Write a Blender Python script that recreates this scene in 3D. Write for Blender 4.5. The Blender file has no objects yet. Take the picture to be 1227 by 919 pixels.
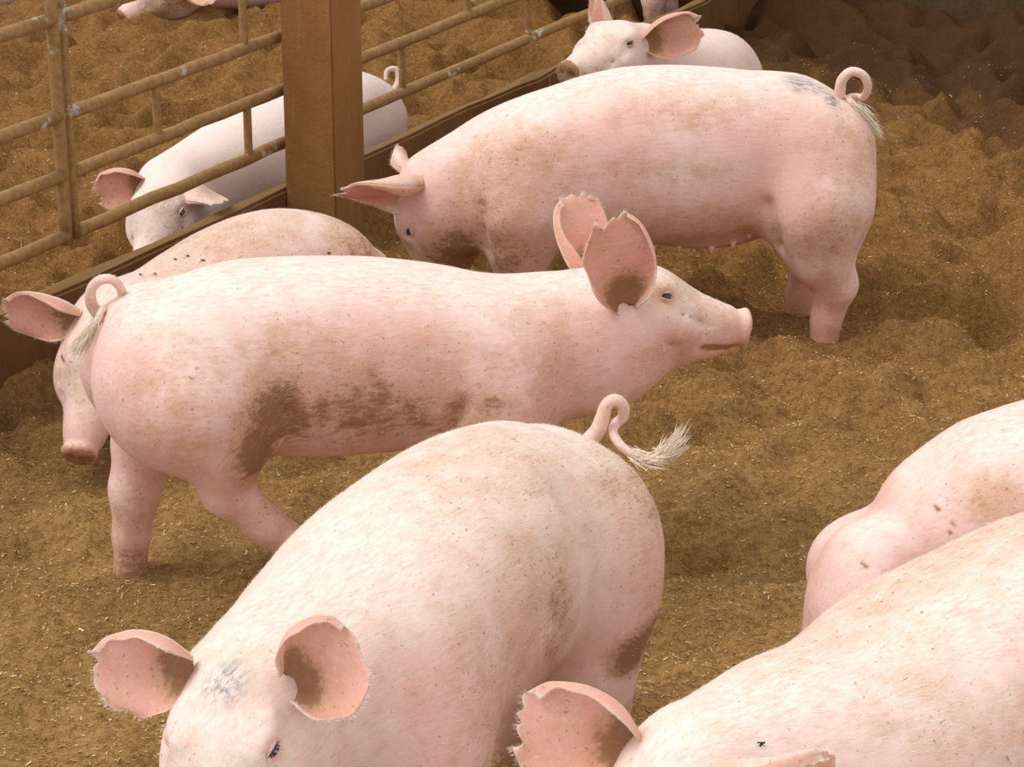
import bpy, math, numpy as np
from mathutils import Matrix, Vector
scene = bpy.context.scene
COL = scene.collection

# ------------------------------------------------------------------ camera
CAM_H, PITCH, FPX = 2.0, math.radians(20.8), 3000.0
cam_d = bpy.data.cameras.new('camera')
cam_d.sensor_width = 36.0
cam_d.lens = 36.0 * FPX / 1227.0
cam_d.clip_end = 200
cam = bpy.data.objects.new('camera', cam_d)
COL.objects.link(cam)
cam.location = (0, 0, CAM_H)
cam.rotation_euler = (math.pi / 2 - PITCH, 0, 0)
scene.camera = cam
# ------------------------------------------------------------------ light
world = bpy.data.worlds.new('overcast sky')
scene.world = world
world.use_nodes = True
bg = world.node_tree.nodes['Background']
bg.inputs['Color'].default_value = (1.0, 0.985, 0.98, 1)
bg.inputs['Strength'].default_value = 0.80
sun_d = bpy.data.lights.new('sun', 'SUN')
sun_d.energy = 1.75
sun_d.angle = math.radians(34)
sun_d.color = (1.0, 0.99, 0.98)
sun = bpy.data.objects.new('sun', sun_d)
COL.objects.link(sun)
sun.rotation_euler = Vector((0.50, 0.12, -0.84)).to_track_quat('-Z', 'Y').to_euler()
vs = scene.view_settings
vs.view_transform = 'Standard'
vs.look = 'None'
vs.gamma = 1.0
vs.use_curve_mapping = False
vs.exposure = 0.16

RNG = np.random.default_rng(7)
PI = math.pi
# ------------------------------------------------------------------ measuring helpers
_fw = np.array([0, math.cos(PITCH), -math.sin(PITCH)])
_up = np.array([0, math.sin(PITCH), math.cos(PITCH)])
_C = np.array([0, 0, CAM_H])


def _ray(px, py):
    return _fw * FPX + np.array([1., 0, 0]) * (px - 613.5) - _up * (py - 459.5)


def at(px, py, Y):
    """world point seen at a pixel of the photo, at a known distance Y"""
    r = _ray(px, py)
    return _C + r * (Y / r[1])


def ground(px, py, z=0.0):
    r = _ray(px, py)
    return _C + r * ((z - CAM_H) / r[2])


def on_plane(px, py, p, n):
    r = _ray(px, py)
    return _C + r * (np.dot(np.asarray(p) - _C, n) / np.dot(r, n))


# ------------------------------------------------------------------ scene helpers
def tag(o, label=None, cat=None, group=None, kind=None):
    if label: o['label'] = label
    if cat: o['category'] = cat
    if group: o['group'] = group
    if kind: o['kind'] = kind
    return o


def empty(name, loc, rz=0.0):
    o = bpy.data.objects.new(name, None)
    o.empty_display_size = .1
    COL.objects.link(o)
    o.location = loc
    o.rotation_euler = (0, 0, rz)
    return o


def mesh_np(name, V, faces, mat, parent=None, attrs=None, smooth=True):
    """faces: (n,3) / (n,4) int array or list of such"""
    if not isinstance(faces, list): faces = [faces]
    me = bpy.data.meshes.new(name)
    V = np.asarray(V, np.float32)
    nl = sum(f.size for f in faces)
    nf = sum(len(f) for f in faces)
    me.vertices.add(len(V))
    me.vertices.foreach_set('co', V.ravel())
    me.loops.add(nl)
    me.loops.foreach_set('vertex_index', np.concatenate([f.ravel() for f in faces]).astype(np.int32))
    me.polygons.add(nf)
    tot = np.concatenate([np.full(len(f), f.shape[1]) for f in faces])
    st = np.concatenate([[0], np.cumsum(tot)[:-1]])
    me.polygons.foreach_set('loop_start', st.astype(np.int32))
    me.polygons.foreach_set('loop_total', tot.astype(np.int32))
    me.polygons.foreach_set('use_smooth', np.full(nf, smooth))
    me.update(calc_edges=True)
    if attrs:
        for k, a in attrs.items():
            at_ = me.attributes.new(k, 'FLOAT', 'POINT')
            at_.data.foreach_set('value', np.asarray(a, np.float32))
    if mat: me.materials.append(mat)
    o = bpy.data.objects.new(name, me)
    COL.objects.link(o)
    if parent: o.parent = parent
    return o


def catmull(P, n):
    P = np.asarray(P, float)
    Q = np.vstack([2 * P[0] - P[1], P, 2 * P[-1] - P[-2]])
    m = len(P) - 1
    out = []
    for t in np.linspace(0, m, n):
        i = min(int(t), m - 1)
        f = t - i
        a, b, c, d = Q[i], Q[i + 1], Q[i + 2], Q[i + 3]
        out.append(.5 * (2 * b + (c - a) * f + (2 * a - 5 * b + 4 * c - d) * f * f + (3 * b - a - 3 * c + d) * f ** 3))
    return np.array(out)


def tube_data(path, radii, seg=12):
    P = np.asarray(path, float)
    n = len(P)
    T = np.gradient(P, axis=0)
    T /= np.linalg.norm(T, axis=1)[:, None]
    u = np.cross(T[0], [0, 0, 1.]);
    if np.linalg.norm(u) < .1: u = np.cross(T[0], [0, 1., 0])
    V = []
    th = np.arange(seg) * 2 * PI / seg
    for i in range(n):
        u = u - T[i] * np.dot(u, T[i]); u /= np.linalg.norm(u)
        w = np.cross(T[i], u)
        V.append(P[i] + radii[i] * (np.cos(th)[:, None] * u + np.sin(th)[:, None] * w))
    V.append(P[:1]); V.append(P[-1:])
    V = np.vstack(V)
    i, j = np.meshgrid(np.arange(n - 1), np.arange(seg), indexing='ij')
    a = i * seg + j; b = i * seg + (j + 1) % seg
    Q = np.stack([a, b, b + seg, a + seg], -1).reshape(-1, 4)
    j = np.arange(seg)
    c0 = np.stack([np.full(seg, n * seg), (j + 1) % seg, j], -1)
    o = (n - 1) * seg
    c1 = np.stack([np.full(seg, n * seg + 1), o + j, o + (j + 1) % seg], -1)
    return V, [Q, np.vstack([c0, c1])]


def tube(name, path, radii, mat, parent=None, seg=12, attrs=None):
    V, F = tube_data(path, radii, seg)
    return mesh_np(name, V, F, mat, parent, attrs)


def box(name, c, size, ax, mat, parent=None, bevel=.006, jitter=0.0, cuts=0):
    """box with axes ax (3x3 rows), bevelled"""
    import bmesh
    bm = bmesh.new()
    bmesh.ops.create_cube(bm, size=1)
    for v in bm.verts:
        v.co = Vector((v.co.x * size[0], v.co.y * size[1], v.co.z * size[2]))
    if cuts:
        es = [e for e in bm.edges if abs((e.verts[0].co - e.verts[1].co).x) > size[0] * .9]
        bmesh.ops.subdivide_edges(bm, edges=es, cuts=cuts)
        if jitter:
            for v in bm.verts:
                if v.co.z > 0: v.co.z += float(RNG.normal(0, jitter))
    bmesh.ops.bevel(bm, geom=[e for e in bm.edges if len(e.link_faces) == 2 and e.calc_face_angle(0) > .8],
                    offset=bevel, segments=2, affect='EDGES')
    M = Matrix(((ax[0][0], ax[1][0], ax[2][0]), (ax[0][1], ax[1][1], ax[2][1]), (ax[0][2], ax[1][2], ax[2][2]))).to_4x4()
    bm.transform(Matrix.Translation(Vector(c)) @ M)
    me = bpy.data.meshes.new(name)
    bm.to_mesh(me); bm.free()
    me.materials.append(mat)
    o = bpy.data.objects.new(name, me)
    COL.objects.link(o)
    if parent: o.parent = parent
    return o


# ------------------------------------------------------------------ numpy noise
def vnoise(x, y, seed):
    """smooth lattice gradient noise in 2D, about -.7 .. .7"""
    r = np.random.default_rng(seed)
    N = 256
    ang = r.random((N, N)) * 2 * PI
    gx, gy = np.cos(ang), np.sin(ang)
    xi = np.floor(x).astype(int); yi = np.floor(y).astype(int)
    xf = x - xi; yf = y - yi
    u = xf ** 3 * (xf * (xf * 6 - 15) + 10); v = yf ** 3 * (yf * (yf * 6 - 15) + 10)

    def g(i, j, dx, dy):
        a = (xi + i) % N; b = (yi + j) % N
        return gx[a, b] * dx + gy[a, b] * dy
    n00 = g(0, 0, xf, yf); n10 = g(1, 0, xf - 1, yf); n01 = g(0, 1, xf, yf - 1); n11 = g(1, 1, xf - 1, yf - 1)
    return (n00 * (1 - u) + n10 * u) * (1 - v) + (n01 * (1 - u) + n11 * u) * v


# ------------------------------------------------------------------ materials
def new_mat(name):
    m = bpy.data.materials.new(name)
    m.use_nodes = True
    nt = m.node_tree
    return m, nt, nt.nodes['Principled BSDF']


class NT:
    def __init__(s, nt): s.nt = nt
    def node(s, t, **kw):
        n = s.nt.nodes.new(t)
        for k, v in kw.items(): setattr(n, k, v)
        return n
    def link(s, a, b): s.nt.links.new(a, b)
    def coord(s, kind='Object'):
        return s.node('ShaderNodeTexCoord').outputs[kind]
    def mapping(s, v, scale):
        n = s.node('ShaderNodeMapping'); n.inputs['Scale'].default_value = scale
        s.link(v, n.inputs['Vector']); return n.outputs['Vector']
    def noise(s, v, scale, detail=4, rough=.55, out='Fac'):
        n = s.node('ShaderNodeTexNoise')
        n.inputs['Scale'].default_value = scale; n.inputs['Detail'].default_value = detail
        n.inputs['Roughness'].default_value = rough
        s.link(v, n.inputs['Vector']); return n.outputs[out]
    def math(s, op, a, b=None, c=None, clamp=False):
        n = s.node('ShaderNodeMath', operation=op); n.use_clamp = clamp
        for i, x in enumerate((a, b, c)):
            if x is None: continue
            if isinstance(x, (int, float)): n.inputs[i].default_value = x
            else: s.link(x, n.inputs[i])
        return n.outputs[0]
    def ramp(s, f, lo, hi):
        n = s.node('ShaderNodeMapRange', interpolation_type='SMOOTHSTEP')
        n.inputs['From Min'].default_value = lo; n.inputs['From Max'].default_value = hi
        s.link(f, n.inputs['Value']); return n.outputs['Result']
    def mix(s, f, a, b):
        n = s.node('ShaderNodeMix', data_type='RGBA')
        if isinstance(f, (int, float)): n.inputs[0].default_value = f
        else: s.link(f, n.inputs[0])
        for i, x in ((6, a), (7, b)):
            if isinstance(x, tuple): n.inputs[i].default_value = (*x, 1)
            else: s.link(x, n.inputs[i])
        return n.outputs[2]
    def attr(s, name):
        n = s.node('ShaderNodeAttribute', attribute_name=name); return n.outputs['Fac']
    def bump(s, h, strength, dist, target):
        n = s.node('ShaderNodeBump')
        n.inputs['Strength'].default_value = strength; n.inputs['Distance'].default_value = dist
        s.link(h, n.inputs['Height']); s.link(n.outputs['Normal'], target)


def skin_material():
    m, nt, b = new_mat('pig skin')
    t = NT(nt)
    co = t.coord()
    n1 = t.noise(co, 5, 3)
    n2 = t.noise(co, 22, 5, .65)
    n3 = t.noise(co, 130, 3, .6)
    flow = t.mapping(co, (1.0, 3.0, 3.0))
    n4 = t.noise(flow, 40, 4, .65)
    col = t.mix(t.ramp(n1, .35, .68), (.80, .495, .43), (.86, .625, .57))
    col = t.mix(t.math('MULTIPLY', t.ramp(n2, .45, .7), .35), col, (.78, .46, .36))
    col = t.mix(t.math('MULTIPLY', t.attr('pink'), .8, clamp=True), col, (.72, .345, .27))
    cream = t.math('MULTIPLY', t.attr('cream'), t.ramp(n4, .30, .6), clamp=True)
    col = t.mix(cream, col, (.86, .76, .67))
    st = t.noise(t.mapping(co, (28, 150, 150)), 1, 3, .6)
    col = t.mix(t.math('MULTIPLY', t.ramp(st, .56, .75), .30), col, (.62, .38, .27))
    col = t.mix(t.math('MULTIPLY', t.ramp(st, .42, .26), .35), col, (.92, .80, .70))
    col = t.mix(t.attr('pale'), col, (.87, .735, .665))
    # dried litter, and shade painted in mouth, nostrils and ear canals: thin tan film, then darker caked patches
    a = t.attr('mud')
    s = t.math('ADD', a, t.math('MULTIPLY', t.math('SUBTRACT', t.math('ADD', t.math('MULTIPLY', n2, .55), t.math('MULTIPLY', n4, .45)), .5), 1.9))
    film = t.math('MULTIPLY', t.ramp(s, .08, .72), .66)
    col = t.mix(film, col, (.57, .33, .18))
    cake = t.math('MULTIPLY', t.ramp(s, .62, 1.05), .85)
    col = t.mix(cake, col, (.26, .122, .046))
    sp = t.math('MULTIPLY', t.ramp(t.math('ADD', n3, t.math('MULTIPLY', a, .14)), .675, .75), .7)
    col = t.mix(sp, col, (.33, .18, .10))
    g = t.math('MULTIPLY', t.attr('mark'), t.ramp(n4, .38, .58), clamp=True)
    col = t.mix(g, col, (.20, .22, .22))
    t.link(col, b.inputs['Base Color'])
    b.inputs['Roughness'].default_value = .55
    b.inputs['Specular IOR Level'].default_value = .3
    b.inputs['Subsurface Weight'].default_value = .18
    b.inputs['Subsurface Radius'].default_value = (.02, .008, .005)
    b.inputs['Subsurface Scale'].default_value = .6
    h = t.math('ADD', t.math('ADD', t.math('MULTIPLY', n2, .5), t.math('MULTIPLY', st, .5)), t.math('ADD', t.math('MULTIPLY', n3, .25), t.math('MULTIPLY', n4, .4)))
    t.bump(h, .32, .0042, b.inputs['Normal'])
    return m


def simple_mat(name, col, rough=.5, spec=.3, col2=None, scale=20, bump=0, tex_scale=(1, 1, 1)):
    m, nt, b = new_mat(name)
    t = NT(nt)
    if col2:
        n = t.noise(t.mapping(t.coord(), tex_scale), scale, 5, .6)
        t.link(t.mix(t.ramp(n, .35, .65), col, col2), b.inputs['Base Color'])
        if bump: t.bump(n, bump, .01, b.inputs['Normal'])
    else:
        b.inputs['Base Color'].default_value = (*col, 1)
    b.inputs['Roughness'].default_value = rough
    b.inputs['Specular IOR Level'].default_value = spec
    return m


def litter_material():
    m, nt, b = new_mat('sawdust litter')
    t = NT(nt)
    co = t.coord()
    n1 = t.noise(co, 2.2, 4)
    n2 = t.noise(co, 60, 5, .7)
    n3 = t.noise(co, 220, 3, .7)
    col = t.mix(t.ramp(n1, .35, .65), (.30, .168, .058), (.385, .225, .082))
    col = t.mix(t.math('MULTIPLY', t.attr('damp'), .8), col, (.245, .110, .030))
    col = t.mix(t.math('MULTIPLY', t.ramp(n2, .62, .35), .6), col, (.10, .046, .012))
    col = t.mix(t.math('MULTIPLY', t.ramp(n3, .53, .72), .5), col, (.62, .41, .18))
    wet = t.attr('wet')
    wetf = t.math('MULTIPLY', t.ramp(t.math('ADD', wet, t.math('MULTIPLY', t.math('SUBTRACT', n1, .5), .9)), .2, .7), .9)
    col = t.mix(wetf, col, (.060, .027, .012))  # wet litter and the painted shade of the back corner
    t.link(col, b.inputs['Base Color'])
    b.inputs['Roughness'].default_value = .95
    b.inputs['Specular IOR Level'].default_value = .1
    h = t.math('ADD', t.math('MULTIPLY', n2, .7), t.math('MULTIPLY', n3, .4))
    t.bump(h, .8, .012, b.inputs['Normal'])
    return m


def chip_material():
    m, nt, b = new_mat('wood chips')
    t = NT(nt)
    a = t.attr('tone')
    col = t.mix(t.ramp(a, 0, .7), (.30, .16, .05), (.50, .31, .12))
    col = t.mix(t.ramp(a, .8, 1.0), col, (.78, .60, .34))
    t.link(col, b.inputs['Base Color'])
    b.inputs['Roughness'].default_value = .9
    b.inputs['Specular IOR Level'].default_value = .1
    return m


def pipe_material():
    m, nt, b = new_mat('dusty galvanised pipe')
    t = NT(nt)
    co = t.coord()
    n1 = t.noise(co, 9, 5, .65)
    n2 = t.noise(co, 60, 4, .6)
    col = t.mix(t.ramp(n2, .3, .7), (.24, .120, .034), (.34, .190, .062))
    bare = t.ramp(t.math('ADD', n1, t.math('MULTIPLY', t.math('SUBTRACT', n2, .5), .25)), .62, .68)
    col = t.mix(bare, col, (.46, .46, .42))
    t.link(col, b.inputs['Base Color'])
    b.inputs['Roughness'].default_value = .7
    t.bump(n2, .2, .004, b.inputs['Normal'])
    return m


def concrete_material(name, c1, c2, c3):
    m, nt, b = new_mat(name)
    t = NT(nt)
    co = t.coord()
    n1 = t.noise(t.mapping(co, (1, 1, .35)), 7, 6, .65)
    n2 = t.noise(co, 70, 5, .65)
    streak = t.noise(t.mapping(co, (1, 1, .06)), 45, 4, .6)
    col = t.mix(t.ramp(n1, .3, .7), c1, c2)
    col = t.mix(t.math('MULTIPLY', t.ramp(streak, .55, .75), .45), col, c3)
    col = t.mix(t.math('MULTIPLY', t.ramp(n2, .62, .75), .5), col, tuple(x * .5 for x in c1))
    gn = t.node('ShaderNodeNewGeometry'); sx = t.node('ShaderNodeSeparateXYZ'); t.link(gn.outputs['Normal'], sx.inputs[0])
    col = t.mix(t.math('MULTIPLY', t.ramp(sx.outputs['Z'], .5, .9), .8), col, (.25, .145, .058))
    t.link(col, b.inputs['Base Color'])
    b.inputs['Roughness'].default_value = .85
    b.inputs['Specular IOR Level'].default_value = .15
    t.bump(t.math('ADD', n1, n2), .35, .008, b.inputs['Normal'])
    return m


SKIN = skin_material()
EYE = simple_mat('dark eye', (.03, .03, .045), .12, .6)
BRISTLE = simple_mat('white bristle', (.86, .74, .60), .5, .3)
SNOUT = simple_mat('muddy snout', (.40, .16, .09), .5, .4, (.62, .33, .26), 45, .3)
SNOUT_PINK = simple_mat('pink snout', (.62, .30, .25), .45, .4, (.70, .40, .34), 45, .3)
HOOF = simple_mat('horn hoof', (.30, .20, .13), .6, .3, (.20, .12, .07), 30)
LITTER = litter_material()
CHIP = chip_material()
PIPE = pipe_material()
CONC = concrete_material('brown stained concrete', (.150, .068, .024), (.205, .100, .038), (.34, .20, .095))
POSTM = concrete_material('ochre concrete post', (.255, .118, .038), (.315, .155, .052), (.37, .21, .09))
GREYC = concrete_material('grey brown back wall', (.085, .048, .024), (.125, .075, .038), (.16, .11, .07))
FLYM = simple_mat('fly black', (.012, .01, .01), .4)

# ------------------------------------------------------------------ floor
WALL_A = np.array([-1.115, 5.073, 0.0])
AZ = math.radians(28.2)
WD = np.array([math.sin(AZ), math.cos(AZ), 0])      # along the low wall, away from the camera
WN = np.array([WD[1], -WD[0], 0])                    # towards our pen
CORNER_S = 4.51                                      # distance along the wall to the back corner


def wall_pt(s, z=0., off=0.):
    return WALL_A + WD * s + WN * off + np.array([0, 0, z])


_st = np.random.default_rng(11)
STAMPS = np.column_stack([_st.uniform(-3.5, 3.1, 900), _st.uniform(2.4, 10.3, 900), _st.uniform(.045, .10, 900), _st.uniform(.4, 1.0, 900)])


FEET = [(.73, 5.53), (.69, 5.72), (.02, 5.53), (-.03, 5.73), (-.712, 4.25), (-.36, 4.06), (.05, 4.2), (-.85, 4.75), (.53, 3.56)]


def floor_height(x, y):
    amp = np.clip((y - 3.4) / 1.9, .25, 1.0) * np.where(y > 8.3, .8, 1)
    wx = x + .10 * vnoise(x * 2.3 + 9, y * 2.3, 21); wy = y + .10 * vnoise(x * 2.3, y * 2.3 + 4, 22)
    h = .050 * vnoise(x * 1.7, y * 1.7, 1)
    r = np.abs(vnoise(wx * 2.3 + 5, wy * 2.9 + 2, 2)); r2 = np.abs(vnoise(wx * 4.6 + 1, wy * 5.6 + 7, 8))
    h += .25 * (.24 - r) + .15 * (.22 - r2) + .030 * vnoise(x * 8, y * 9, 3) + .020 * vnoise(x * 17, y * 18, 4)
    h = h * amp
    # the litter is trodden level where the animals stand, and heaped a little round each foot
    for fx, fy in FEET:
        q = (x - fx) ** 2 + (y - fy) ** 2
        h = h * (1 - np.exp(-q / .15 ** 2)) + .014 * np.exp(-q / .055 ** 2)
    h += .009 * vnoise(x * 24, y * 26, 9)
    h += .0045 * vnoise(x * 38, y * 38, 5) + .003 * vnoise(x * 80, y * 80, 6)
    # heaps against the back corner
    d = (x - .98) * WN[0] + (y - 9.0) * WN[1]
    e = (x - .98) * WD[0] + (y - 9.0) * WD[1]
    h += .10 * np.exp(-((e + .12) / .22) ** 2 - ((d - .16) / .16) ** 2)
    h += .05 * np.exp(-((e + .05) / .25) ** 2)
    return h


def build_floor():
    nx = 500
    xs = np.linspace(-3.6, 3.3, nx)
    ys = [2.2]
    while ys[-1] < 10.8: ys.append(ys[-1] + .0042 * ys[-1] ** .75)
    ys = np.array(ys)
    X, Y = np.meshgrid(xs, ys)
    H = floor_height(X, Y)
    amp = np.clip((Y - 3.4) / 2.0, .25, 1.0)
    D = np.zeros_like(H)
    for sx, sy, r, k in STAMPS:
        i0, i1 = np.searchsorted(xs, [sx - 3 * r, sx + 3 * r]); j0, j1 = np.searchsorted(ys, [sy - 3 * r, sy + 3 * r])
        if i1 <= i0 or j1 <= j0: continue
        q = np.hypot(X[j0:j1, i0:i1] - sx, (Y[j0:j1, i0:i1] - sy) * .9) / r
        D[j0:j1, i0:i1] += k * (.42 if sy < 4.6 else .66) * r * (-np.exp(-q ** 2 * 1.4) + .42 * np.exp(-(q - 1.45) ** 2 * 5))
    for fx, fy in FEET: D *= 1 - np.exp(-((X - fx) ** 2 + (Y - fy) ** 2) / .12 ** 2)
    H += np.clip(D, -.11, .045) * amp
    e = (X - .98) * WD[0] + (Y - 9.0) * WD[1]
    wet = np.clip(1.25 + e / 1.5, 0, 1) * np.clip((X - .35) / .5, 0, 1)  # wet litter, with the dimness under roof and back wall painted in
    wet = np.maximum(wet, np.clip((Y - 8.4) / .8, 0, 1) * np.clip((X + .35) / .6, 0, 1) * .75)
    V = np.column_stack([X.ravel(), Y.ravel(), H.ravel()])
    n = len(ys)
    j, i = np.meshgrid(np.arange(n - 1), np.arange(nx - 1), indexing='ij')
    a = j * nx + i
    F = np.stack([a, a + 1, a + nx + 1, a + nx], -1).reshape(-1, 4)
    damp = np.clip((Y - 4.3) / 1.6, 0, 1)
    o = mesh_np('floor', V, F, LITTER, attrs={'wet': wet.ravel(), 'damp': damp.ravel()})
    tag(o, kind='structure')
    globals()['FLOOR'] = o
    return xs, ys, H


XS, YS, FH = build_floor()


def floor_z(x, y):
    i = np.clip(np.searchsorted(XS, x) - 1, 0, len(XS) - 2); j = np.clip(np.searchsorted(YS, y) - 1, 0, len(YS) - 2)
    u = (x - XS[i]) / (XS[i + 1] - XS[i]); v = (y - YS[j]) / (YS[j + 1] - YS[j])
    return (FH[j, i] * (1 - u) + FH[j, i + 1] * u) * (1 - v) + (FH[j + 1, i] * (1 - u) + FH[j + 1, i + 1] * u) * v


def build_chips(n=130000):
    r = np.random.default_rng(5)
    y = 2.6 * (9.6 / 2.6) ** r.random(n)
    x = (r.random(n) * 2 - 1) * (.25 * y + .45)
    e = (x - .98) * WD[0] + (y - 9.0) * WD[1]
    wetp = np.maximum(np.clip(1.25 + e / 1.5, 0, 1) * np.clip((x - .35) / .5, 0, 1), np.clip((y - 8.0) / .8, 0, 1) * np.clip((x + .5) / .6, 0, 1))
    keep = r.random(n) > wetp * 1.1
    x, y = x[keep], y[keep]; n = len(x)
    z = floor_z(x, y) + .002
    L = r.uniform(.0014, .0042, n); W = r.uniform(.0006, .0014, n)
    big = r.random(n) < .03
    L[big] *= 1.8; W[big] *= 1.6
    a = r.random(n) * 2 * PI
    pit = r.normal(0, .35, n); rol = r.normal(0, .4, n)
    u = np.column_stack([np.cos(a) * np.cos(pit), np.sin(a) * np.cos(pit), np.sin(pit)]) * L[:, None]
    w = np.column_stack([-np.sin(a) * np.cos(rol), np.cos(a) * np.cos(rol), np.sin(rol)]) * W[:, None]
    c = np.column_stack([x, y, z + np.abs(np.sin(pit)) * L * .6])
    V = np.stack([c - u - w, c + u - w * .6, c + u * .9 + w, c - u * .8 + w], 1).reshape(-1, 3)
    F = np.arange(4 * n).reshape(-1, 4)
    tone = np.repeat(r.random(n), 4)
    o = mesh_np('sawdust_chips', V, F, CHIP, FLOOR, attrs={'tone': tone}, smooth=False)
    tag(o, kind='stuff')


build_chips()

# ------------------------------------------------------------------ walls, post, fence
AX = (WD, -WN, np.array([0, 0, 1.]))
POST_S = 1.05
_p = on_plane(401, 200, wall_pt(0, 0, .150), WN)
POST_S = float(np.dot(_p - WALL_A, WD))


def low_wall(name, s0, s1, h, cuts):
    c = wall_pt((s0 + s1) / 2, (h - .25) / 2, -.021)
    return tag(box(name, c, (s1 - s0, .042, h + .25), AX, CONC, None, .008, .004, cuts), kind='structure')


low_wall('wall_left', -3.2, POST_S + .07, .217, 14)
low_wall('wall_left', POST_S + .07, CORNER_S + .1, .205, 22)
AXB = (WN, WD, np.array([0, 0, 1.]))
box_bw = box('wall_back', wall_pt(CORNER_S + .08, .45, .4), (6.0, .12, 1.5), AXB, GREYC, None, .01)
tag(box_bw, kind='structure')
_q = on_plane(1006, 30, wall_pt(CORNER_S, 0, 0), WD)
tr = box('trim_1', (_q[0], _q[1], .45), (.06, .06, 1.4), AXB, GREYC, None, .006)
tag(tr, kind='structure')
# square post standing in the line of the low wall
pc = wall_pt(POST_S + .072, 0, .076)
post = box('square_post', (pc[0], pc[1], .72), (.142, .150, 1.75), AX, POSTM, None, .005)
tag(post, 'tall square ochre concrete post standing between the two lengths of pipe fence', 'post')


def rail_pt(px, py):
    return on_plane(px, py, wall_pt(0, 0, -.03), WN)


def spt(s, z):
    return wall_pt(s, z, -.03)


RZ = [(.810, .812), (.594, .596), (.458, .462), (.320, .316)]
s_gate = float(np.dot(rail_pt(72, 150) - WALL_A, WD))


def pipe(name, p, q, r, parent):
    n = 10
    P = np.linspace(p, q, n)
    P[1:-1, 2] += RNG.normal(0, .0015, n - 2)
    return tube(name, P - np.array(parent.location), np.full(n, r), PIPE, parent, 14)


g0 = empty('pipe_gate', spt(s_gate - .6, 0))
tag(g0, 'rusty pipe gate panel at left edge, ending at the double upright', 'fence')
g1 = empty('pipe_fence', spt(s_gate + .5, 0))
tag(g1, 'dusty brown pipe fence panel between the double upright and the square post', 'fence')
g2 = empty('pipe_fence', spt(POST_S + .6, 0))
tag(g2, 'pipe fence panel running back from the square post to the far end', 'fence')
for k, (za, zb) in enumerate(RZ):
    pipe('rail', spt(s_gate - 1.6, za), spt(s_gate - .005, za), .0155, g0)
    pipe('rail', spt(s_gate + .035, za), spt(POST_S + .070, za), .0155, g1)
    pipe('rail', spt(POST_S + .075, za), spt(CORNER_S - .2, zb), .0155, g2)
pipe('upright', spt(s_gate - .004, .30), spt(s_gate - .004, 1.02), .0145, g0)
pipe('upright', spt(s_gate + .030, .305), spt(s_gate + .030, 1.02), .0105, g1)


def stub(px, py, k0, k1, par, r=.0105):
    q = float(np.dot(rail_pt(px, py) - WALL_A, WD))
    zz = lambda k: k if isinstance(k, float) else (RZ[k][0] if par is not g2 else RZ[k][0] + (RZ[k][1] - RZ[k][0]) * (q - POST_S) / (CORNER_S - POST_S))
    pipe('strut', spt(q, zz(k0)), spt(q, zz(k1)), r, par)


stub(188, 135, 1, 2, g1); stub(297, 158, 2, 3, g1); stub(291, 20, 0, 1, g1)
stub(560, 8, 1, 2, g2); stub(633, 24, 2, 3, g2); stub(482, 84, 2, 3, g2); stub(729, 24, 3, .20, g2, .017)
# a leg under the far panel hidden by the post carries it
pipe('strut', spt(s_gate - 1.2, .2), spt(s_gate - 1.2, .83), .0145, g0)


# ------------------------------------------------------------------ implicit pig modelling
def smin(a, b, k):
    h = np.clip(.5 + .5 * (b - a) / k, 0, 1)
    return b + (a - b) * h - k * h * (1 - h)


def smax(a, b, k): return -smin(-a, -b, k)


def sd_ell(P, c, r, R=None):
    q = P - np.asarray(c, np.float32)
    if R is not None: q = q @ np.asarray(R, np.float32).T       # rows of R are the local axes
    r = np.asarray(r, np.float32)
    k0 = np.linalg.norm(q / r, axis=1)
    k1 = np.linalg.norm(q / (r * r), axis=1) + 1e-9
    return k0 * (k0 - 1) / k1


def sd_cone(P, a, b, ra, rb):
    a = np.asarray(a, np.float32); b = np.asarray(b, np.float32)
    ba = b - a
    l2 = float(ba @ ba); rr = ra - rb; a2 = l2 - rr * rr
    if a2 <= 1e-9:
        return np.linalg.norm(P - (a if ra > rb else b), axis=1) - max(ra, rb)
    il2 = 1 / l2
    pa = P - a
    y = pa @ ba
    z = y - l2
    w = pa * l2 - np.outer(y, ba)
    x2 = np.einsum('ij,ij->i', w, w)
    y2 = y * y * l2; z2 = z * z * l2
    k = math.copysign(1, rr) * rr * rr * x2
    d = (np.sqrt(x2 * a2 * il2) + y * rr) * il2 - ra
    m1 = np.sign(z) * a2 * z2 > k
    d = np.where(m1, np.sqrt(x2 + z2) * il2 - rb, d)
    m2 = (~m1) & (np.sign(y) * a2 * y2 < k)
    d = np.where(m2, np.sqrt(x2 + y2) * il2 - ra, d)
    return d


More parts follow.
